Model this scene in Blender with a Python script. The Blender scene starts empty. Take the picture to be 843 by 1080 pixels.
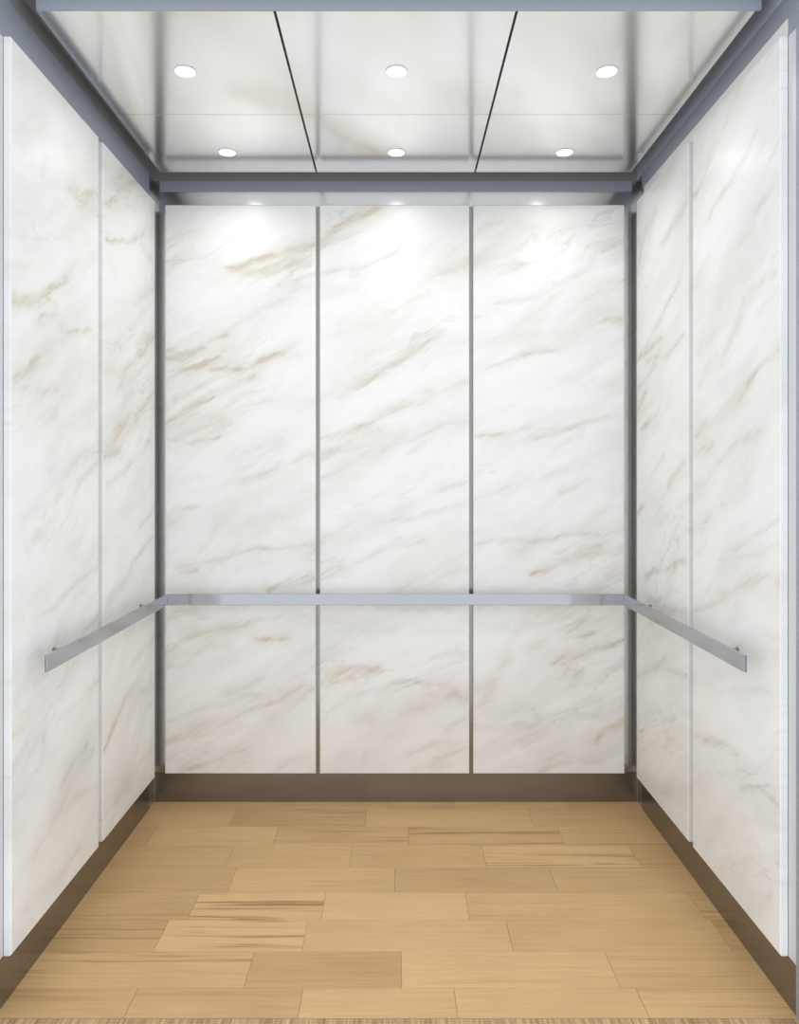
import bpy, bmesh, math, random
import numpy as np
from mathutils import Vector

U = 0.00365                 # metres per unit of the measured drawing (one back-wall pixel)
D = 800.0                   # eye to back panels, in units
VX, VY = 417.5, 504.0       # vanishing point of the one-point perspective
EYE = 344.0                 # eye height above the floor, in units
XP, XS = 251.0, 256.6       # half widths: marble faces, steel shell
YS = D + 5.8                # steel back shell
ZT, ZB = EYE + 288.0, EYE - 312.0   # marble top and bottom heights
ZC = EYE + 314.0            # ceiling panels
random.seed(4)
rng = np.random.default_rng(11)
sc = bpy.context.scene
col = sc.collection

# ------------------------------------------------------------------ helpers
def link(name, me, mat=None, parent=None):
    o = bpy.data.objects.new(name, me)
    col.objects.link(o)
    if mat is not None and me is not None:
        me.materials.append(mat)
    if parent is not None:
        o.parent = parent
    return o

def tag(o, label=None, cat=None, group=None, kind=None):
    for k, v in (('label', label), ('category', cat), ('group', group), ('kind', kind)):
        if v:
            o[k] = v
    return o

def empty(name, loc=(0, 0, 0)):
    e = bpy.data.objects.new(name, None)
    e.empty_display_size = 0.05
    e.location = loc
    col.objects.link(e)
    return e

def box_bm(bm, a, b, bevel=0.0, seg=2):
    """axis-aligned box between corners a and b (metres)"""
    x0, y0, z0 = (min(a[i], b[i]) for i in range(3))
    x1, y1, z1 = (max(a[i], b[i]) for i in range(3))
    v = [bm.verts.new(p) for p in ((x0,y0,z0),(x1,y0,z0),(x1,y1,z0),(x0,y1,z0),
                                   (x0,y0,z1),(x1,y0,z1),(x1,y1,z1),(x0,y1,z1))]
    f = [bm.faces.new([v[i] for i in q]) for q in ((3,2,1,0),(4,5,6,7),(0,1,5,4),(1,2,6,5),(2,3,7,6),(3,0,4,7))]
    if bevel > 0:
        es = list({e for g in f for e in g.edges})
        bmesh.ops.bevel(bm, geom=es, offset=bevel, segments=seg, affect='EDGES', profile=0.5)

def from_bm(name, bm, mat=None, parent=None, smooth=False):
    me = bpy.data.meshes.new(name)
    bm.normal_update()
    bm.to_mesh(me)
    bm.free()
    if smooth:
        for p in me.polygons:
            p.use_smooth = True
    return link(name, me, mat, parent)

def box(name, a, b, mat, parent=None, bevel=0.0, scale=U):
    bm = bmesh.new()
    box_bm(bm, [c * scale for c in a], [c * scale for c in b], bevel)
    return from_bm(name, bm, mat, parent)

def lathe_bm(bm, prof, seg=40, axis='Z'):
    """revolve (radius, height) pairs about Z"""
    rings = []
    for r, h in prof:
        if r < 1e-6:
            rings.append([bm.verts.new((0, 0, h))])
        else:
            rings.append([bm.verts.new((r*math.cos(2*math.pi*i/seg), r*math.sin(2*math.pi*i/seg), h)) for i in range(seg)])
    for A, B in zip(rings, rings[1:]):
        for i in range(seg):
            j = (i + 1) % seg
            if len(A) == 1 and len(B) == 1:
                continue
            if len(A) == 1:
                bm.faces.new((A[0], B[i], B[j]))
            elif len(B) == 1:
                bm.faces.new((A[i], B[0], A[j]))
            else:
                bm.faces.new((A[i], B[i], B[j], A[j]))
    bmesh.ops.recalc_face_normals(bm, faces=bm.faces)

# ------------------------------------------------------------------ materials
def new_mat(name):
    m = bpy.data.materials.new(name)
    m.use_nodes = True
    nt = m.node_tree
    return m, nt, nt.nodes['Principled BSDF']

def steel(name, colour, rough, bump=0.0, stretch=(1, 1, 60), metallic=1.0):
    m, nt, b = new_mat(name)
    b.inputs['Metallic'].default_value = metallic
    b.inputs['Base Color'].default_value = (*colour, 1)
    tc = nt.nodes.new('ShaderNodeTexCoord')
    mp = nt.nodes.new('ShaderNodeMapping'); mp.inputs['Scale'].default_value = stretch
    n = nt.nodes.new('ShaderNodeTexNoise'); n.inputs['Scale'].default_value = 6; n.inputs['Detail'].default_value = 3
    r = nt.nodes.new('ShaderNodeMapRange')
    r.inputs['To Min'].default_value = rough * 0.85; r.inputs['To Max'].default_value = rough * 1.15
    nt.links.new(tc.outputs['Object'], mp.inputs['Vector'])
    nt.links.new(mp.outputs['Vector'], n.inputs['Vector'])
    nt.links.new(n.outputs['Fac'], r.inputs['Value'])
    nt.links.new(r.outputs['Result'], b.inputs['Roughness'])
    if bump:
        bp = nt.nodes.new('ShaderNodeBump'); bp.inputs['Strength'].default_value = bump
        bp.inputs['Distance'].default_value = 0.001
        nt.links.new(n.outputs['Fac'], bp.inputs['Height'])
        nt.links.new(bp.outputs['Normal'], b.inputs['Normal'])
    return m

def marble():
    m, nt, b = new_mat('white_marble')
    N, L = nt.nodes.new, nt.links.new
    uv = N('ShaderNodeUVMap'); uv.uv_map = 'UVMap'
    # direction of the veins: about 28 degrees rising, stretched along it
    rot = N('ShaderNodeMapping'); rot.vector_type = 'TEXTURE'
    rot.inputs['Rotation'].default_value = (0, 0, math.radians(27))
    L(uv.outputs['UV'], rot.inputs['Vector'])
    warp = N('ShaderNodeTexNoise'); warp.inputs['Scale'].default_value = 3.2; warp.inputs['Detail'].default_value = 4
    L(rot.outputs['Vector'], warp.inputs['Vector'])
    ws = N('ShaderNodeVectorMath'); ws.operation = 'SUBTRACT'; ws.inputs[1].default_value = (.5, .5, .5)
    L(warp.outputs['Color'], ws.inputs[0])
    wm = N('ShaderNodeVectorMath'); wm.operation = 'SCALE'; wm.inputs['Scale'].default_value = 0.16
    L(ws.outputs['Vector'], wm.inputs[0])
    wa = N('ShaderNodeVectorMath'); wa.operation = 'ADD'
    L(rot.outputs['Vector'], wa.inputs[0]); L(wm.outputs['Vector'], wa.inputs[1])
    def streak(scale, stretch, detail, lo, hi, seed):
        mp = N('ShaderNodeMapping')
        mp.inputs['Scale'].default_value = (scale, scale * stretch, 1)
        mp.inputs['Location'].default_value = (seed, seed * 1.7, seed * .31)
        L(wa.outputs['Vector'], mp.inputs['Vector'])
        n = N('ShaderNodeTexNoise'); n.inputs['Scale'].default_value = 1.0
        n.inputs['Detail'].default_value = detail; n.inputs['Roughness'].default_value = 0.6
        L(mp.outputs['Vector'], n.inputs['Vector'])
        r = N('ShaderNodeMapRange'); r.interpolation_type = 'SMOOTHSTEP'
        r.inputs['From Min'].default_value = lo; r.inputs['From Max'].default_value = hi
        L(n.outputs['Fac'], r.inputs['Value'])
        return r.outputs['Result']
    def thin(scale, stretch, width, seed):
        """thin hair veins where a noise crosses its middle"""
        mp = N('ShaderNodeMapping')
        mp.inputs['Scale'].default_value = (scale, scale * stretch, 1)
        mp.inputs['Location'].default_value = (seed, seed * .7, seed)
        L(wa.outputs['Vector'], mp.inputs['Vector'])
        n = N('ShaderNodeTexNoise'); n.inputs['Scale'].default_value = 1.0
        n.inputs['Detail'].default_value = 5; n.inputs['Roughness'].default_value = 0.55
        L(mp.outputs['Vector'], n.inputs['Vector'])
        s = N('ShaderNodeMath'); s.operation = 'SUBTRACT'; s.inputs[1].default_value = 0.5
        a = N('ShaderNodeMath'); a.operation = 'ABSOLUTE'
        L(n.outputs['Fac'], s.inputs[0]); L(s.outputs[0], a.inputs[0])
        r = N('ShaderNodeMapRange'); r.inputs['From Min'].default_value = 0; r.inputs['From Max'].default_value = width
        r.inputs['To Min'].default_value = 1; r.inputs['To Max'].default_value = 0
        L(a.outputs[0], r.inputs['Value'])
        return r.outputs['Result']
    def mul(a, f):
        n = N('ShaderNodeMath'); n.operation = 'MULTIPLY'
        L(a, n.inputs[0])
        if isinstance(f, float): n.inputs[1].default_value = f
        else: L(f, n.inputs[1])
        return n.outputs[0]
    def add(a, c):
        n = N('ShaderNodeMath'); n.operation = 'ADD'; n.use_clamp = True
        L(a, n.inputs[0]); L(c, n.inputs[1]); return n.outputs[0]
    broad = streak(1.3, 4.0, 5, .40, .72, 3.1)
    patch = streak(1.6, 2.0, 3, .50, .68, 8.7)
    hair = mul(thin(1.7, 4.5, .016, 5.3), patch)
    fine = streak(5.0, 5.0, 6, .5, .8, 1.9)
    cloud = streak(2.4, 2.2, 6, .46, .74, 12.4)
    grey0 = add(add(mul(broad, 0.24), mul(cloud, 0.32)), mul(hair, 0.48))
    grey0 = add(grey0, mul(mul(fine, patch), 0.50))
    ga = N('ShaderNodeAttribute'); ga.attribute_name = 'grey_vein'
    wv = N('ShaderNodeAttribute'); wv.attribute_name = 'warm_vein'
    # break the big veins up along their length
    mod = streak(4.0, 6.0, 6, .30, .62, 6.6)
    mr = N('ShaderNodeMapRange'); mr.inputs['To Min'].default_value = .35; mr.inputs['To Max'].default_value = 1.25
    L(mod, mr.inputs['Value'])
    grey = add(grey0, mul(mul(ga.outputs['Fac'], mr.outputs['Result']), 1.0))
    wc = mul(streak(1.9, 2.6, 5, .52, .74, 21.5), 0.30)
    warm = add(mul(wv.outputs['Fac'], mr.outputs['Result']), wc)
    mx = N('ShaderNodeMix'); mx.data_type = 'RGBA'
    mx.inputs[6].default_value = (0.925, 0.942, 0.935, 1)
    mx.inputs[7].default_value = (0.63, 0.625, 0.595, 1)
    L(grey, mx.inputs[0])
    mw = N('ShaderNodeMix'); mw.data_type = 'RGBA'
    L(warm, mw.inputs[0]); L(mx.outputs[2], mw.inputs[6])
    mw.inputs[7].default_value = (0.65, 0.59, 0.485, 1)
    L(mw.outputs[2], b.inputs['Base Color'])
    b.inputs['Roughness'].default_value = 0.32
    b.inputs['Specular IOR Level'].default_value = 0.35
    return m

def wood(name, base, dark, along='X', attrs=True):
    m, nt, b = new_mat(name)
    N, L = nt.nodes.new, nt.links.new
    tc = N('ShaderNodeTexCoord')
    seed = N('ShaderNodeAttribute'); seed.attribute_name = 'plank_seed'
    tone = N('ShaderNodeAttribute'); tone.attribute_name = 'plank_tone'
    stre = N('ShaderNodeAttribute'); stre.attribute_name = 'plank_grain'
    cb = N('ShaderNodeCombineXYZ'); L(seed.outputs['Fac'], cb.inputs['X']); L(seed.outputs['Fac'], cb.inputs['Z'])
    va = N('ShaderNodeVectorMath'); va.operation = 'ADD'
    L(tc.outputs['Object'], va.inputs[0]); L(cb.outputs[0], va.inputs[1])
    def noise(scale, detail, rough=.55, dist=0.0):
        mp = N('ShaderNodeMapping'); mp.inputs['Scale'].default_value = scale
        L(va.outputs[0], mp.inputs['Vector'])
        n = N('ShaderNodeTexNoise'); n.inputs['Scale'].default_value = 1; n.inputs['Detail'].default_value = detail
        n.inputs['Roughness'].default_value = rough; n.inputs['Distortion'].default_value = dist
        L(mp.outputs[0], n.inputs['Vector']); return n.outputs['Fac']
    ax = (lambda a, c: (a, c, 1)) if along == 'X' else (lambda a, c: (c, a, 1))
    fib = noise(ax(6, 170), 3)
    blot = noise(ax(2.2, 5), 3)
    grain = noise(ax(1.1, 48), 5, .62, .9)
    gr = N('ShaderNodeMapRange'); gr.interpolation_type = 'SMOOTHSTEP'
    gr.inputs['From Min'].default_value = .50; gr.inputs['From Max'].default_value = .66
    L(grain, gr.inputs['Value'])
    gm = N('ShaderNodeMath'); gm.operation = 'MULTIPLY'; L(gr.outputs[0], gm.inputs[0]); L(stre.outputs['Fac'], gm.inputs[1])
    f1 = N('ShaderNodeMapRange'); f1.inputs['From Min'].default_value = .3; f1.inputs['From Max'].default_value = .7
    f1.inputs['To Min'].default_value = 0; f1.inputs['To Max'].default_value = .22 if attrs else .9
    L(fib, f1.inputs['Value'])
    f2 = N('ShaderNodeMapRange'); f2.inputs['From Min'].default_value = .35; f2.inputs['From Max'].default_value = .7
    f2.inputs['To Min'].default_value = 0; f2.inputs['To Max'].default_value = .22
    L(blot, f2.inputs['Value'])
    s1 = N('ShaderNodeMath'); s1.operation = 'ADD'; L(f1.outputs[0], s1.inputs[0]); L(f2.outputs[0], s1.inputs[1])
    s2 = N('ShaderNodeMath'); s2.operation = 'ADD'; L(s1.outputs[0], s2.inputs[0]); L(gm.outputs[0], s2.inputs[1])
    s3 = N('ShaderNodeMath'); s3.operation = 'ADD'; s3.use_clamp = True; L(s2.outputs[0], s3.inputs[0]); L(tone.outputs['Fac'], s3.inputs[1])
    mx = N('ShaderNodeMix'); mx.data_type = 'RGBA'
    mx.inputs[6].default_value = (*base, 1); mx.inputs[7].default_value = (*dark, 1)
    L(s3.outputs[0], mx.inputs[0]); L(mx.outputs[2], b.inputs['Base Color'])
    b.inputs['Roughness'].default_value = 0.42
    b.inputs['Specular IOR Level'].default_value = 0.4
    return m

M_MARBLE = marble()
M_SHELL = steel('brushed_steel_shell', (0.60, 0.60, 0.595), 0.20)
M_BAND = steel('satin_steel_band', (0.37, 0.405, 0.475), 0.5, metallic=0.35)
M_REFL = steel('painted_reflection_band', (0.86, 0.86, 0.84), 0.4, metallic=0.1)
M_CEIL = steel('polished_ceiling_metal', (0.82, 0.82, 0.81), 0.14, stretch=(1, 1, 1))
M_KICK = steel('dark_kick_plate_steel', (0.285, 0.285, 0.295), 0.24)
M_RAIL = steel('satin_handrail_steel', (0.46, 0.47, 0.505), 0.09, stretch=(1, 1, 1))
M_POST = steel('dark_bracket_steel', (0.35, 0.34, 0.33), 0.3)
M_DARK = steel('dark_groove_metal', (0.03, 0.03, 0.03), 0.5, metallic=0.0)
M_WOOD = wood('oak_floor_planks', (0.73, 0.485, 0.235), (0.36, 0.20, 0.08))
M_SILLW = wood('brown_end_grain_sill', (0.74, 0.51, 0.28), (0.28, 0.16, 0.075), along='Y', attrs=False)
M_SUB, _n, _b = new_mat('dark_plank_seams'); _b.inputs['Base Color'].default_value = (.12, .075, .035, 1); _b.inputs['Roughness'].default_value = .7
M_LENS, nt, b = new_mat('lit_lens')
b.inputs['Base Color'].default_value = (1, 1, 1, 1)
b.inputs['Emission Color'].default_value = (1, 0.99, 0.96, 1)
b.inputs['Emission Strength'].default_value = 6.0
M_RING, nt, b = new_mat('white_lamp_ring')
b.inputs['Base Color'].default_value = (.88, .88, .86, 1); b.inputs['Roughness'].default_value = .3

# ------------------------------------------------------------------ veins traced on the stone, per wall
# (kind, width, strength, points); kept in the drawing's pixels and laid onto each wall's own plane
BACK = [
 ('w',3,.75,(238,283,258,279,280,272,300,268,320,262,334,258)),('w',5,.6,(245,284,270,286,300,281,325,277)),
 ('w',4,.35,(175,256,190,248,210,243)),('w',4,.3,(178,285,190,270,205,260)),('w',12,.12,(175,265,205,250)),
 ('g',2,.3,(240,348,262,335,278,325,292,315)),('g',2,.45,(293,300,305,293,311,291)),('g',2,.25,(305,307,316,303)),
 ('w',2.6,.8,(172,380,190,377,205,370,218,361,240,354)),('w',2,.5,(172,372,195,371,215,366)),
 ('w',2.6,.7,(192,390,208,386,220,381,238,370)),('g',2,.5,(175,402,190,394,206,387)),
 ('w',2,.75,(224,391,250,390,268,384,285,377,300,371)),('w',2,.6,(175,427,195,415,215,408)),
 ('w',22,.22,(180,412,240,420)),('w',2,.6,(174,446,195,432,225,421)),('w',12,.3,(175,447,235,445)),
 ('w',1.6,.5,(174,462,200,466,230,461)),('w',1.6,.5,(184,442,202,434)),('w',2,.5,(240,404,270,398)),
 ('g',3,.2,(240,485,270,472,295,462)),('w',6,.35,(258,508,290,503)),('g',1.8,.45,(262,510,280,500,297,488)),
 ('w',4,.5,(313,486,334,478)),('w',4,.35,(174,540,205,535)),('w',4,.35,(174,553,190,548)),
 ('g',1.5,.5,(190,600,210,594,240,588,265,580,300,577,333,573)),('w',4,.5,(188,598,205,600)),('g',2,.3,(250,600,285,590)),
 ('w',5,.6,(285,622,310,617,334,608)),('g',9,.2,(176,518,230,508,265,495)),('g',8,.2,(240,480,290,470)),
 ('w',4,.5,(174,655,190,645,205,641)),('w',3,.4,(174,688,205,668,225,664,262,657)),('w',10,.15,(225,672,250,662)),
 ('g',2,.45,(174,703,200,697,222,680)),('w',2.2,.8,(270,674,288,676,304,672)),('g',2,.45,(243,731,262,724,280,714)),
 ('g',2,.3,(240,732,275,735)),('g',2,.35,(174,763,200,750,245,741,275,733)),('w',3,.45,(174,782,205,770,230,762,255,752,285,742,300,737)),
 ('w',12,.2,(180,785,240,762)),('w',5,.45,(300,731,333,724)),('g',1.6,.55,(190,813,225,803,258,790)),('w',9,.2,(200,808,260,803)),
 ('g',2,.3,(310,745,325,735)),('g',5,.2,(174,800,220,790)),('g',2,.3,(295,810,330,795)),('g',3,.3,(270,655,320,648)),
 ('w',3.2,.65,(338,256,345,250,358,240,372,231,380,227,400,219)),('g',1.6,.5,(345,289,365,284,385,281,405,272,418,265,423,259)),
 ('g',1.5,.35,(370,292,378,289)),('g',9,.17,(430,280,480,262)),('g',1.6,.35,(452,290,480,287)),('w',5,.22,(465,283,493,276)),
 ('g',1.5,.5,(408,329,416,326)),('g',2,.3,(430,318,452,309)),('w',5,.42,(360,420,385,400,410,385,430,372,452,356,465,352)),
 ('w',1.6,.4,(372,413,420,382,455,357)),('w',3,.42,(415,434,450,418,475,408,494,402)),('w',8,.16,(350,402,400,378)),
 ('w',2.6,.6,(338,461,360,459,385,449,410,436,430,427,455,418)),('w',7,.35,(368,456,398,450)),('w',2,.55,(333,480,358,474)),
 ('g',1.5,.55,(338,483,352,479)),('g',2.2,.38,(338,506,365,492,390,478,410,470,440,462,475,446,494,444)),('g',1.8,.45,(430,479,448,466)),
 ('g',2,.4,(465,517,494,507)),('g',2,.25,(395,553,425,543,450,533)),('g',2,.3,(425,550,460,540,494,530)),
 ('g',2,.38,(360,600,385,588,410,578,435,573,447,567)),('w',5,.42,(340,606,368,600)),('g',2,.25,(415,570,440,565)),
 ('w',10,.32,(420,618,460,610,494,600)),('g',2,.3,(470,592,494,580)),('g',9,.15,(338,660,400,655)),('g',4,.32,(400,642,470,643)),
 ('g',2.4,.25,(340,685,370,673,388,665)),('w',3.6,.65,(345,711,375,706,400,706)),('w',3,.35,(345,716,370,714)),('g',2,.35,(336,721,358,720)),
 ('g',1.8,.5,(400,730,412,722,432,718,455,722,475,725,486,736)),('w',7,.36,(455,728,492,738)),('g',2,.3,(455,695,494,685)),
 ('g',2,.25,(430,670,460,665)),('g',3,.25,(372,752,380,730)),('g',3,.18,(383,800,392,760)),('g',2.5,.42,(470,770,492,756)),
 ('g',2,.35,(430,795,450,788,475,780)),('w',2.2,.7,(460,801,480,795,495,790)),('w',4,.35,(465,791,494,783)),('w',3,.3,(440,812,470,803)),
 ('w',2.4,.35,(500,247,520,237,532,233)),('w',8,.34,(498,281,545,280)),('g',1.5,.45,(540,280,566,277)),('g',2,.35,(500,336,508,333)),
 ('g',2.2,.4,(525,320,550,315,565,313,590,300,620,285)),('g',3,.3,(620,260,658,254)),('w',3,.9,(641,338,658,336)),('w',6,.2,(635,330,658,330)),
 ('g',1.6,.55,(510,390,530,383,550,374,575,369,590,371)),('g',14,.18,(600,330,658,300)),('g',9,.16,(590,400,658,408)),('g',8,.15,(560,240,658,236)),
 ('w',1.8,.7,(500,460,520,460,531,456)),('g',2,.32,(500,472,540,455,560,449)),('g',3,.42,(560,462,590,455,620,445,658,440)),
 ('g',2,.32,(585,472,610,458)),('g',2,.35,(500,528,535,513)),('g',2,.35,(590,520,605,517,620,505)),('g',4,.2,(560,510,600,495)),
 ('g',2.2,.3,(615,557,645,530)),('g',2.2,.5,(500,575,520,569,560,571,590,567,610,563,635,563,658,557)),
 ('w',2.4,.8,(562,605,575,603,590,593,610,587,635,578)),('w',6,.28,(595,590,640,574)),('g',1.5,.35,(550,579,562,576)),
 ('w',5,.5,(640,602,658,579)),('w',6,.42,(628,619,658,606)),('w',11,.22,(560,652,600,650)),('w',2,.5,(598,669,615,655,622,645)),
 ('w',1.6,.7,(610,673,624,668)),('w',13,.32,(600,648,656,650)),('w',2.4,.75,(582,701,615,690,640,682,659,673)),('w',7,.25,(590,692,655,682)),
 ('w',5,.32,(537,690,525,710,520,725,508,742)),('w',8,.22,(500,730,515,722)),('w',5,.3,(558,686,572,680)),
 ('g',4,.34,(500,766,560,765,600,755,640,755,658,745)),('w',7,.27,(610,740,655,740)),('g',2,.4,(563,750,567,758)),('g',1.6,.55,(625,758,633,754)),
 ('w',2.6,.75,(630,781,640,771,659,759)),('g',7,.26,(510,793,540,780,580,770)),('g',1.6,.5,(576,801,592,793)),('g',2,.35,(570,815,600,802)),
 ('g',1.6,.35,(618,804,631,803)),('g',10,.14,(620,715,658,705)),('g',12,.12,(174,230,240,222)),('g',10,.14,(176,330,200,345)),
]
LEFT = [
 ('w',13,.16,(20,145,45,125)),('g',3,.25,(50,168,44,186)),('w',2.4,.75,(72,197,85,202,98,203,104,207)),('w',6,.6,(80,206,90,219,103,221)),
 ('w',2.8,.7,(6,318,20,316,45,311,55,303,72,296)),('w',5,.45,(6,321,42,317)),('w',1.8,.6,(48,316,60,320,62,328,50,333,42,334)),
 ('w',2.6,.5,(42,335,56,329)),('g',1.6,.45,(37,343,48,333)),('w',1.8,.8,(65,347,78,350,96,346)),('w',30,.17,(10,420,70,402)),
 ('w',1.8,.5,(16,398,38,379)),('w',2,.35,(15,404,55,367)),('w',3,.35,(10,415,28,408)),('w',2,.4,(40,415,50,410,62,412)),('w',9,.18,(12,437,60,436)),
 ('g',5,.2,(60,452,103,430)),('w',4,.4,(83,508,95,500,102,488)),('g',5,.2,(50,500,90,480)),('g',4,.2,(25,545,75,515)),
 ('w',5,.3,(32,566,46,564)),('g',2.5,.35,(30,585,25,560)),('g',1.6,.55,(40,652,55,640,70,625,85,610,103,598)),('g',2,.4,(80,632,88,618)),
 ('w',3,.42,(86,668,104,650)),('g',2,.35,(58,682,65,655)),('w',3,.35,(36,725,50,705,46,698)),('w',5,.3,(10,772,35,750,45,735)),
 ('w',2,.5,(90,728,104,718)),('g',3,.25,(60,760,90,735)),('w',8,.24,(6,772,30,766)),('g',4,.3,(10,815,30,790,45,775)),
 ('g',2,.5,(68,822,80,800,92,786)),('g',4,.28,(88,803,104,790)),('g',3,.3,(65,858,80,840,103,828)),('w',4,.27,(35,905,50,880,65,850,75,825)),
 ('w',2,.4,(60,930,75,905,85,893)),('g',6,.14,(20,960,60,930)),('g',5,.2,(60,300,100,270)),
 ('w',3.2,.7,(109,216,120,210,133,197,145,192)),('w',1.4,.6,(112,253,135,255,152,249)),('g',4,.4,(150,260,162,275)),('g',2,.45,(142,320,162,304)),
 ('w',5,.6,(146,364,163,350)),('w',3,.55,(110,394,135,390,150,372,162,356)),('g',3,.3,(130,412,155,385)),('w',2.6,.6,(128,452,150,430,163,414)),
 ('w',6,.5,(113,470,125,455,146,444)),('w',3,.7,(110,483,127,475)),('g',2,.5,(136,494,158,465)),('g',2,.4,(113,510,137,489)),
 ('g',2,.5,(148,558,163,535)),('g',1.8,.6,(128,622,140,595,150,580,161,566)),('w',3.6,.5,(113,638,130,612)),('w',3,.55,(116,774,130,742,146,716)),
 ('g',2,.5,(148,732,163,722)),('w',4,.35,(132,668,163,648)),('w',2.5,.5,(109,793,120,767)),('g',3,.25,(118,850,140,815,160,790)),('g',3,.3,(140,700,163,670)),
]
RIGHT = [
 ('w',3.6,.55,(698,258,710,240,725,215,734,203)),('w',3.6,.4,(672,288,680,245,692,224)),('g',1.6,.4,(690,202,714,166)),
 ('g',1.7,.55,(680,372,690,350,698,335,717,297)),('w',2.6,.8,(670,380,685,370,697,356)),('w',2,.6,(683,382,695,375,705,373,721,354)),
 ('w',2,.55,(671,413,692,385)),('w',16,.3,(675,440,702,420)),('w',2,.7,(671,432,681,414)),('w',2,.6,(676,452,692,438)),('w',3,.5,(704,512,721,488)),
 ('g',3,.3,(680,520,700,480)),('w',3,.7,(673,541,681,534)),('g',1.8,.55,(680,607,700,602,712,595,722,592)),('g',2,.45,(682,612,690,600)),
 ('g',2,.35,(692,642,692,610)),('w',2.6,.45,(694,649,710,645,724,643)),('w',13,.22,(674,680,692,660)),('w',2,.6,(688,702,702,694)),
 ('g',1.8,.5,(672,713,695,704,715,710,732,713)),('g',1.8,.45,(700,762,712,757)),('w',10,.25,(675,786,727,780)),('g',2,.35,(684,832,706,836)),
 ('w',1.8,.45,(735,207,748,170,760,145,770,115,781,90)),('g',1.8,.5,(740,240,755,215,770,195,785,165,800,135)),('g',9,.14,(795,170,805,150)),
 ('g',2.4,.3,(798,222,832,175)),('g',2,.3,(814,277,828,262)),('g',2,.3,(768,272,792,243)),('w',4.6,.4,(756,392,770,360,785,325,795,305,817,286)),
 ('g',5,.24,(738,405,755,370)),('w',2.6,.55,(788,402,805,385,828,360)),('w',6,.42,(735,460,755,445,775,425,790,405)),('w',3,.65,(734,479,752,469)),
 ('g',3.4,.32,(748,502,770,475,802,453)),('g',2,.4,(734,513,747,507)),('g',1.6,.45,(763,584,790,570,822,546)),('g',1.6,.3,(780,590,822,573)),
 ('w',4,.45,(734,645,755,635,775,622,790,615,813,609)),('w',3,.5,(823,618,834,612)),('w',12,.18,(785,685,828,680)),('g',2,.4,(772,680,786,683)),
 ('g',3,.26,(755,730,812,725)),('w',4.6,.45,(736,779,755,784,778,794)),('w',1.8,.5,(785,830,800,828,812,840,826,857)),('g',3,.3,(780,835,792,826)),
 ('g',3,.25,(800,960,815,940)),('g',2.6,.45,(820,912,834,908)),('g',5,.15,(740,900,770,850)),('g',5,.2,(800,330,826,300)),
]

def lay(wall, pts):
    p = np.array(pts, float).reshape(-1, 2)
    if wall == 'back':
        return np.stack([p[:, 0] - VX, VY - p[:, 1]], 1), 1.0
    r = XP / np.abs(p[:, 0] - VX)
    s = D * r if wall == 'left' else -D * r
    return np.stack([s, (VY - p[:, 1]) * r], 1), float(r.mean()) * 1.15

def vnoise(x, y, seed):
    g = np.random.default_rng(seed).random((256, 256))
    xi, yi = np.floor(x).astype(int), np.floor(y).astype(int)
    fx, fy = x - xi, y - yi
    fx, fy = fx*fx*(3-2*fx), fy*fy*(3-2*fy)
    a, b_, c, d = g[xi % 256, yi % 256], g[(xi+1) % 256, yi % 256], g[xi % 256, (yi+1) % 256], g[(xi+1) % 256, (yi+1) % 256]
    return (a*(1-fx)+b_*fx)*(1-fy) + (c*(1-fx)+d*fx)*fy

def fbm(x, y, seed, o=4):
    t, a = 0, .5
    for k in range(o):
        t = t + a * (vnoise(x*2**k, y*2**k, seed+k) - .5); a *= .5
    return t

def veins(wall, S, H):
    """warm and grey vein strength at stone positions S (along), H (up), in units"""
    ca, sa = math.cos(math.radians(27)), math.sin(math.radians(27))
    along, across = S*ca + H*sa, -S*sa + H*ca
    Sw = S + 7 * fbm(S/16, H/11, 3) + 3 * fbm(S/5, H/4, 17)
    Hw = H + 7 * fbm(S/16, H/9, 29) + 3 * fbm(S/5, H/3.5, 41)
    wisps = np.clip(.62 + 1.8 * fbm(along/22 + 50, across/2.6 + 50, 53), 0.15, 1.25)
    fine = np.clip(.5 + 2.6 * fbm(along/14 + 80 + 2*fbm(S/9, H/9, 91), across/1.25 + 80, 77, 3), 0, 1.2)
    out = {'w': np.zeros_like(S), 'g': np.zeros_like(S)}
    for kind, w, st, pts in {'back': BACK, 'left': LEFT, 'right': RIGHT}[wall]:
        P, k = lay(wall, pts)
        w = w * k
        m = (S > P[:,0].min()-3*w-12) & (S < P[:,0].max()+3*w+12) & (H > P[:,1].min()-3*w-12) & (H < P[:,1].max()+3*w+12)
        if not m.any():
            continue
        x, y = Sw[m], Hw[m]
        best = np.full(x.shape, 1e9); tt = np.zeros(x.shape)
        n = len(P) - 1
        for i in range(n):
            a, b_ = P[i], P[i+1]
            d = b_ - a; L2 = float(d @ d) + 1e-9
            t = np.clip(((x-a[0])*d[0] + (y-a[1])*d[1]) / L2, 0, 1)
            q = np.hypot(x-a[0]-t*d[0], y-a[1]-t*d[1])
            mm = q < best
            best = np.where(mm, q, best); tt = np.where(mm, (i+t)/n, tt)
        taper = .35 + .65 * np.sin(np.pi * np.clip(tt, .08, .92))
        ww = w * 1.35 * (.55 + .45 * taper)
        lines = fine[m]
        v = st * np.exp(-(best/ww)**2 * (1.0 if w > 6 else .9)) * (.30 + .30*wisps[m] + .55*lines)
        if w <= 3.4:                                   # soft wispy bleed around a sharp vein
            v = v * (.95 if kind == 'w' else .8) + st * .34 * np.exp(-(best/(w*4.4))**2) * (.2 + .5*wisps[m] + .55*lines*wisps[m])
        else:
            v = v + st * .25 * np.exp(-(best/(w*2.4))**2) * lines * wisps[m]
        cur = out[kind][m]
        out[kind][m] = 1 - (1-cur) * (1-np.clip(v, 0, .95))
    return out['w'], out['g']

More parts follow.
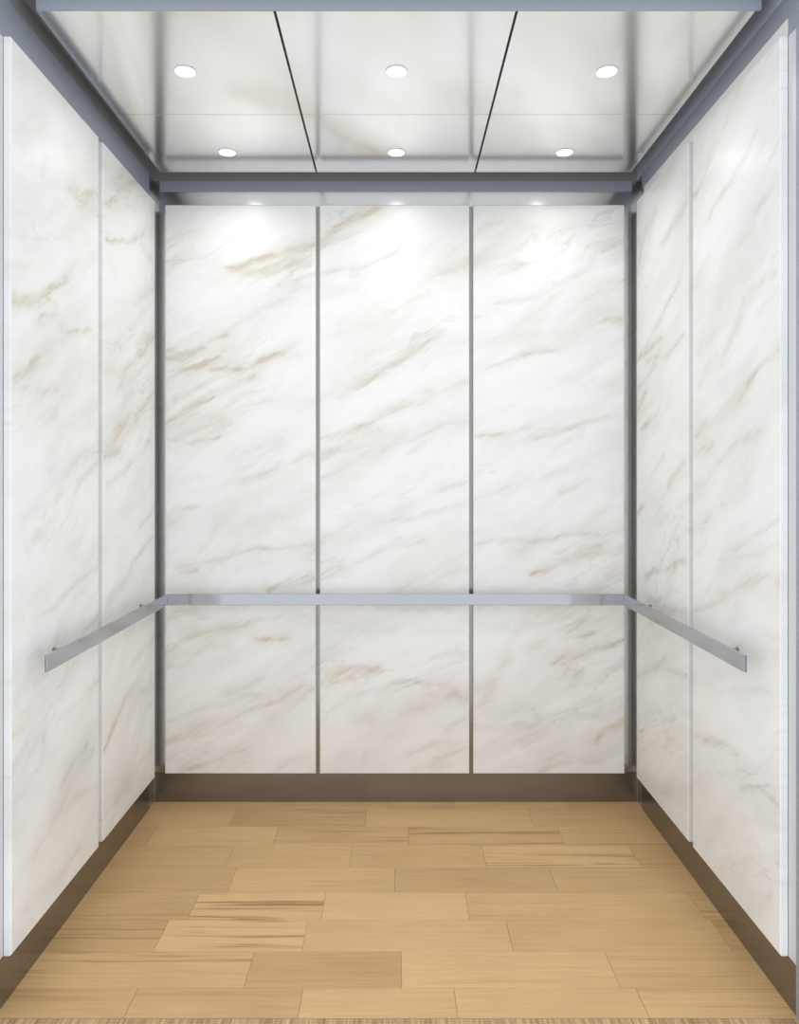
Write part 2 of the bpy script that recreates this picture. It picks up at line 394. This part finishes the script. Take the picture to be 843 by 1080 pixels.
def marble_panel(name, wall, a0, a1, label):
    """a0..a1: across position (x for the back wall, depth for a side wall), units; a chamfered slab"""
    step, ch = 1.5, .7
    na, nz = int(round((a1-a0-2*ch)/step)) + 1, int(round((ZT-ZB-2*ch)/step)) + 1
    A = np.linspace(a0+ch, a1-ch, na); Z = np.linspace(ZB+ch, ZT-ch, nz)
    AA, ZZ = np.meshgrid(A, Z, indexing='ij')
    AA, ZZ = AA.ravel(), ZZ.ravel()
    sgn = {'back': 0, 'left': -1, 'right': 1}[wall]
    th = 5.0
    def place(a, off, z):                              # off: distance behind the face
        a, off, z = np.broadcast_arrays(np.asarray(a, float), np.asarray(off, float), np.asarray(z, float))
        if wall == 'back':
            return np.stack([a, D + off, z], -1) * U
        return np.stack([sgn * (XP + off), a, z], -1) * U
    def stone(a, z):
        return (a if wall == 'back' else (a if wall == 'left' else -a)), z - EYE
    V = [place(AA, 0, ZZ)]; nG = len(AA)
    ring_a, ring_z = [a0, a1, a1, a0], [ZB, ZB, ZT, ZT]
    V.append(place(ring_a, ch, ring_z)); V.append(place(ring_a, th, ring_z))
    V = np.concatenate(V)
    F = []
    idx = np.arange(nG).reshape(na, nz)
    q = np.stack([idx[:-1,:-1], idx[1:,:-1], idx[1:,1:], idx[:-1,1:]], -1).reshape(-1, 4)
    F += q.tolist()
    r0, r1 = nG, nG + 4
    g = [idx[0,0], idx[-1,0], idx[-1,-1], idx[0,-1]]
    for i in range(4):
        j = (i+1) % 4
        F.append([r0+i, r0+j, int(g[j]), int(g[i])]); F.append([r1+i, r1+j, r0+j, r0+i])
    F.append([r1+3, r1+2, r1+1, r1])
    if wall == 'left':
        pass
    if wall == 'right':
        F = [f[::-1] for f in F]
    ctr = V.mean(0)
    me = bpy.data.meshes.new(name)
    origin = Vector((float(ctr[0]), float(ctr[1]), ZB*U))
    me.from_pydata([tuple(v) for v in (V - np.array(origin))], [], F)
    bm = bmesh.new(); bm.from_mesh(me); bmesh.ops.recalc_face_normals(bm, faces=bm.faces); bm.to_mesh(me); bm.free()
    aa = np.concatenate([AA, ring_a, ring_a]); zz = np.concatenate([ZZ, ring_z, ring_z])
    S, H = stone(aa, zz)
    w, gr = veins(wall, S, H)
    for nm, val in (('warm_vein', w), ('grey_vein', gr)):
        at = me.attributes.new(nm, 'FLOAT', 'POINT'); at.data.foreach_set('value', val.astype(np.float32))
    uv = me.uv_layers.new(name='UVMap')
    li = np.zeros(len(me.loops), dtype=np.int32); me.loops.foreach_get('vertex_index', li)
    off = {'back': 0, 'left': 7.3, 'right': 15.1}[wall]
    uvs = np.stack([S[li]*U + off, H[li]*U], 1).astype(np.float32).ravel()
    uv.data.foreach_set('uv', uvs)
    o = link(name, me, M_MARBLE)
    o.location = origin
    return tag(o, label, 'wall panel', None, 'thing')

R1, R2, R3, R4 = .6186*D, .8012*D, .8130*D, .988*D
marble_panel('marble_wall_panel', 'back', -243.5, -84.3, 'white marble panel on the back wall, left of its two vertical gaps')
marble_panel('marble_wall_panel', 'back', -80.0, 77.6, 'white marble panel in the middle of the back wall, between the two vertical gaps')
marble_panel('marble_wall_panel', 'back', 82.0, 241.5, 'white marble panel on the back wall, right of its two vertical gaps')
marble_panel('marble_wall_panel', 'left', R1, R2, 'tall white marble panel on the left wall, the one nearest the open front')
marble_panel('marble_wall_panel', 'left', R3, R4, 'white marble panel on the left wall next to the back corner')
marble_panel('marble_wall_panel', 'right', R1, R2, 'tall white marble panel on the right wall, the one nearest the open front')
marble_panel('marble_wall_panel', 'right', R3, R4, 'white marble panel on the right wall next to the back corner')

# ------------------------------------------------------------------ steel shell
YF = .598 * D
ZTOP = ZC + 16
s = tag(box('wall_back', (-XS-6, YS, -3), (XS+6, YS+6, ZTOP), M_SHELL), kind='structure')
s = tag(box('wall_left', (-XS-6, YF, -3), (-XS, YS, ZTOP), M_SHELL), kind='structure')
s = tag(box('wall_right', (XS, YF, -3), (XS+6, YS, ZTOP), M_SHELL), kind='structure')
# satin bands between marble and ceiling, fixed on the shell
tag(box('trim_1', (-XS, YF, ZT+.6), (-XS+.5, .985*D, ZC+2), M_BAND), kind='structure')
tag(box('trim_2', (XS-.5, R1, ZT+11.5), (XS, .985*D, ZC+2), M_BAND), kind='structure')
tag(box('trim_3', (XS-1.2, R1, ZT+.3), (XS, .975*D, ZT+11.5), M_REFL), kind='structure')  # pale colour paints the marble's bright reflection on the right band
M_EDGE = steel('pale_grey_front_strip', (0.70, 0.71, 0.72), 0.45, metallic=0.2)
tag(box('trim_18', (-XS, YF, ZB), (-XS+.4, R1-.3, ZT), M_EDGE), kind='structure')
tag(box('trim_19', (XS-.4, YF, ZB), (XS, R1-.3, ZT), M_EDGE), kind='structure')
tag(box('trim_20', (XS-.5, YF, ZT+.3), (XS, R1-.2, ZC+2), M_BAND), kind='structure')
# jambs at the open front
tag(box('trim_4', (-XS-6, YF-8, -3), (-XS+.3, YF, ZTOP), M_BAND, bevel=.001), kind='structure')
tag(box('trim_5', (XS-.9, YF-8, -3), (XS+6, YF+6, ZTOP), M_BAND, bevel=.001), kind='structure')
# bluish ceiling reflection painted as a strip along the back wall's top
tag(box('trim_6', (-XS+6, YS-.6, ZC-10), (XS-6, YS, ZC+1), M_BAND), kind='structure')
M_GAP = steel('gap_dim_reflection', (0.30, 0.30, 0.29), 0.22)  # darker copy of the shell steel, dim reflection put into its colour
for i, (g0, g1) in enumerate(((-84.6, -79.7), (77.3, 82.3))):
    tag(box('trim_%d' % (16+i), (g0, YS-.5, ZB), (g1, YS, ZT), M_GAP), kind='structure')
# dark steel kick plates below the marble
tag(box('baseboard_back', (-XS+.6, YS-.6, 0), (XS-.6, YS, ZB-.4), M_KICK), kind='structure')
tag(box('baseboard_left', (-XS, YF, 0), (-XS+.6, .985*D, ZB-.4), M_KICK), kind='structure')
tag(box('baseboard_right', (XS-.6, YF, 0), (XS, .985*D, ZB-.4), M_KICK), kind='structure')
# thin strips painting the shade inside the open slot round the ceiling panels
M_SHADE = steel('grey_slot_shade', (0.24, 0.24, 0.24), 0.6, metallic=0.0)
M_SHADE_R = steel('blue_grey_slot_shade', (0.42, 0.46, 0.54), 0.6, metallic=0.0)  # right slot's shade painted lighter and bluer
tag(box('trim_12', (-XS, R1, ZC+2.1), (-XS+.6, YS-.8, ZTOP), M_SHADE), kind='structure')
tag(box('trim_13', (XS-.6, R1, ZC+2.1), (XS, YS-.8, ZTOP), M_SHADE_R), kind='structure')
tag(box('trim_14', (-XS, YS-.6, ZC+1.1), (XS, YS, ZTOP), M_SHADE), kind='structure')
tag(box('trim_15', (-XS, R1, ZTOP-.8), (XS, YS, ZTOP), M_SHADE), kind='structure')
# header over the opening
tag(box('trim_7', (-241, .6345*D, ZC-.3), (245, .6375*D, ZTOP+30), M_BAND, bevel=.0008), kind='structure')

# ------------------------------------------------------------------ ceiling
tag(box('ceiling', (-XS-6, YF, ZTOP), (XS+6, YS+6, ZTOP+5), M_SHELL), kind='structure')
cols = [(-242, -82.4), (-80.6, 80.6), (82.4, 242)]
rows = [(.638*D, .8195*D), (.8203*D, .974*D)]
side = ['left', 'middle', 'right']
for j, (y0, y1) in enumerate(rows):
    for i, (x0, x1) in enumerate(cols):
        o = box('ceiling_panel', (x0, y0, ZC), (x1, y1, ZC+4), M_CEIL, bevel=.0006)
        tag(o, 'polished metal ceiling panel, %s one of the %s row, with one round light' % (side[i], 'front' if j == 0 else 'back'), 'ceiling panel', None, 'thing')
# dark backing strips above the grooves
for i, xg in enumerate((-81.5, 81.5)):
    tag(box('trim_%d' % (8+i), (xg-3, .638*D, ZC+4.2), (xg+3, .974*D, ZC+6), M_DARK), kind='structure')
tag(box('trim_10', (-242, .82*D-3, ZC+6.2), (242, .82*D+3, ZC+8), M_DARK), kind='structure')

# ------------------------------------------------------------------ downlights
def downlight_proto():
    e = empty('recessed_downlight')
    bm = bmesh.new(); k = U
    lathe_bm(bm, [(8.6*k, 0), (10.0*k, 0), (10.2*k, -.35*k), (9.8*k, -.9*k), (9.2*k, -.9*k), (8.6*k, -.3*k), (8.6*k, 0)])
    r = from_bm('trim_ring', bm, M_RING, e, True)
    bm = bmesh.new()
    lathe_bm(bm, [(8.6*k, -.15*k), (7.8*k, -.75*k), (5*k, -1.2*k), (0, -1.4*k)])
    l = from_bm('lens', bm, M_LENS, e, True)
    l['label'] = 'glowing white lens'
    return e, r, l
dl, ring, lens = downlight_proto(); LS = .84
lamp = bpy.data.lights.new('lamp', 'AREA'); lamp.shape = 'DISK'; lamp.size = 12*U
lamp.energy = 0.74; lamp.spread = math.radians(145); lamp.color = (1.0, 0.975, 0.93)
first = True
for j, yy in enumerate((.732*D, .914*D)):
    for i, xx in enumerate((-162.5, .6, 163)):
        if first:
            o = dl; first = False
        else:
            o = dl.copy(); col.objects.link(o)
            for ch in (ring, lens):
                c = ch.copy(); col.objects.link(c); c.parent = o
        o.location = (xx*U, yy*U, ZC*U - .0001); o.scale = (LS, LS, 1)
        tag(o, 'round lit recessed downlight at the %s of the %s row of three' % (
            {0: 'left end', 1: 'middle', 2: 'right end'}[i], 'front' if j == 0 else 'back'), 'ceiling light', 'recessed ceiling downlights')
        lo = bpy.data.objects.new('lamp', lamp); col.objects.link(lo)
        lo.location = (xx*U, yy*U, (ZC-2.0)*U)

# ------------------------------------------------------------------ floor: planks in rows
ROWS = [(.6035, .639)] + [(.639+.0493*k, .639+.0493*(k+1)) for k in range(7)] + [(.9841, YS/D)]
JOINTS = [(1058, (138, 317, 481, 678)), (1022, (263, 423.5, 646)), (985, (171, 322, 537, 760)), (954, (205, 341.5, 493, 734)),
          (928, (245, 416.5, 584)), (904, (242, 370, 511, 670)), (882, (160, 291, 431, 592)), (863, (245, 386, 560)), (851, (310, 410, 480, 600))]
# (row, plank index) -> (tone, grain)
LOOK = {(0,0):(.10,.3),(0,1):(.05,.15),(0,2):(-.02,.05),(0,3):(-.03,0),(0,4):(0,.35),
        (1,0):(0,.5),(1,1):(.12,.05),(1,2):(-.08,.2),(1,3):(.03,.15),
        (2,0):(.12,.35),(2,1):(-.10,.75),(2,2):(-.02,.12),(2,3):(.05,.1),
        (3,0):(.10,.2),(3,1):(-.05,1.0),(3,2):(-.08,0),(3,3):(.02,.1),(3,4):(.12,.6),
        (4,0):(.14,.15),(4,1):(.02,.05),(4,2):(.16,.08),(4,3):(.10,.1),
        (5,0):(.14,.2),(5,1):(.04,.1),(5,2):(.10,.05),(5,3):(-.04,.8),(5,4):(.16,.2),
        (6,0):(.12,.1),(6,1):(.06,.15),(6,2):(.10,.3),(6,3):(.08,.8),(6,4):(.1,.5)}
bm = bmesh.new()
tl = bm.faces.layers.float.new('plank_tone'); sl = bm.faces.layers.float.new('plank_seed'); gl = bm.faces.layers.float.new('plank_grain')
gap = .00045
for k, (r0, r1) in enumerate(ROWS):
    ym, xs = JOINTS[k]
    xs = [-XS] + [(x - VX) * EYE / (ym - VY) for x in xs] + [XS]
    for i in range(len(xs)-1):
        n0 = len(bm.faces)
        box_bm(bm, (xs[i]*U + gap, r0*D*U + gap*.7, -.0025), (xs[i+1]*U - gap, r1*D*U - gap*.7, 0))
        bm.faces.ensure_lookup_table()
        t, g = LOOK.get((k, i), (.08 + random.uniform(-.06, .1), random.uniform(.05, .4)))
        sd = random.uniform(0, 40)
        for f in bm.faces[n0:]:
            f[tl], f[sl], f[gl] = t*1.5, sd, g
n0 = len(bm.faces)
box_bm(bm, (-XS*U, .6035*D*U, -.012), (XS*U, YS*U, -.0015))
bm.faces.ensure_lookup_table()
for f in bm.faces[n0:]:
    f.material_index = 1
fl = from_bm('floor', bm, M_WOOD); fl.data.materials.append(M_SUB)
tag(fl, kind='structure')
sill = box('trim_11', (-XS-4, .585*D, -4), (XS+4, .6033*D, -.15), M_SILLW, bevel=.0006)
tag(sill, kind='structure')

# ------------------------------------------------------------------ handrails
ZR0, ZR1 = EYE - 131.8, EYE - 120.2
def handrail(wall, label):
    if wall == 'back':
        e = empty('handrail', (0, (D-15)*U, ZR0*U))
        a, b_ = (-235.9, D-15, ZR0), (235.9, D-13, ZR1)
        posts = [((x, D-13, (ZR0+ZR1)/2), (0, 1, 0)) for x in (-170, 0, 170)]
    else:
        sg = -1 if wall == 'left' else 1
        e = empty('handrail', (sg*236*U, .81*D*U, ZR0*U))
        a, b_ = (sg*236, .642*D, ZR0), (sg*238, D-15.15, ZR1)
        posts = [((sg*238, y*D, (ZR0+ZR1)/2), (sg, 0, 0)) for y in (.695, .931)]
    off = e.location
    bm = bmesh.new()
    box_bm(bm, Vector(a)*U - off, Vector(b_)*U - off, .0012, 2)
    from_bm('flat_bar', bm, M_RAIL, e)
    for (p, d) in posts:
        bm = bmesh.new()
        lathe_bm(bm, [(0, 0), (1.2*U, 0), (1.2*U, 11.6*U), (2.0*U, 12.0*U), (2.0*U, 12.9*U), (0, 12.9*U)], 20)
        q = Vector((0, 0, 1)).rotation_difference(Vector(d))
        for v in bm.verts:
            v.co = q @ v.co + Vector(p)*U - off
        from_bm('mounting_post', bm, M_POST, e, False)
    return tag(e, label, 'handrail')
handrail('back', 'flat steel handrail running across the three back wall panels')
handrail('left', 'flat steel handrail along the left marble wall')
handrail('right', 'flat steel handrail along the right marble wall')

# ------------------------------------------------------------------ light from the landing outside
w = bpy.data.worlds.new('landing_light'); sc.world = w; w.use_nodes = True
bg = w.node_tree.nodes['Background']
bg.inputs['Color'].default_value = (0.93, 0.955, 1.0, 1); bg.inputs['Strength'].default_value = 1.05

# ------------------------------------------------------------------ camera
cam = bpy.data.cameras.new('camera'); co = bpy.data.objects.new('camera', cam); col.objects.link(co)
co.location = (0, 0, EYE*U); co.rotation_euler = (math.radians(90), 0, 0)
cam.sensor_fit = 'VERTICAL'; cam.sensor_height = 36; cam.sensor_width = 36*843/1080
cam.lens = 36 * D / 1080
cam.shift_x = (421.5 - VX) / 1080; cam.shift_y = -(540 - VY) / 1080
cam.clip_start = .02
sc.camera = co

vs = sc.view_settings
sc.display_settings.display_device = 'sRGB'
vs.view_transform = 'Standard'; vs.look = 'None'; vs.exposure = 0.19; vs.gamma = 1.0; vs.use_curve_mapping = False
cy = sc.cycles
cy.use_denoising = True
cy.max_bounces = 14; cy.diffuse_bounces = 8; cy.glossy_bounces = 8
cy.sample_clamp_indirect = 6
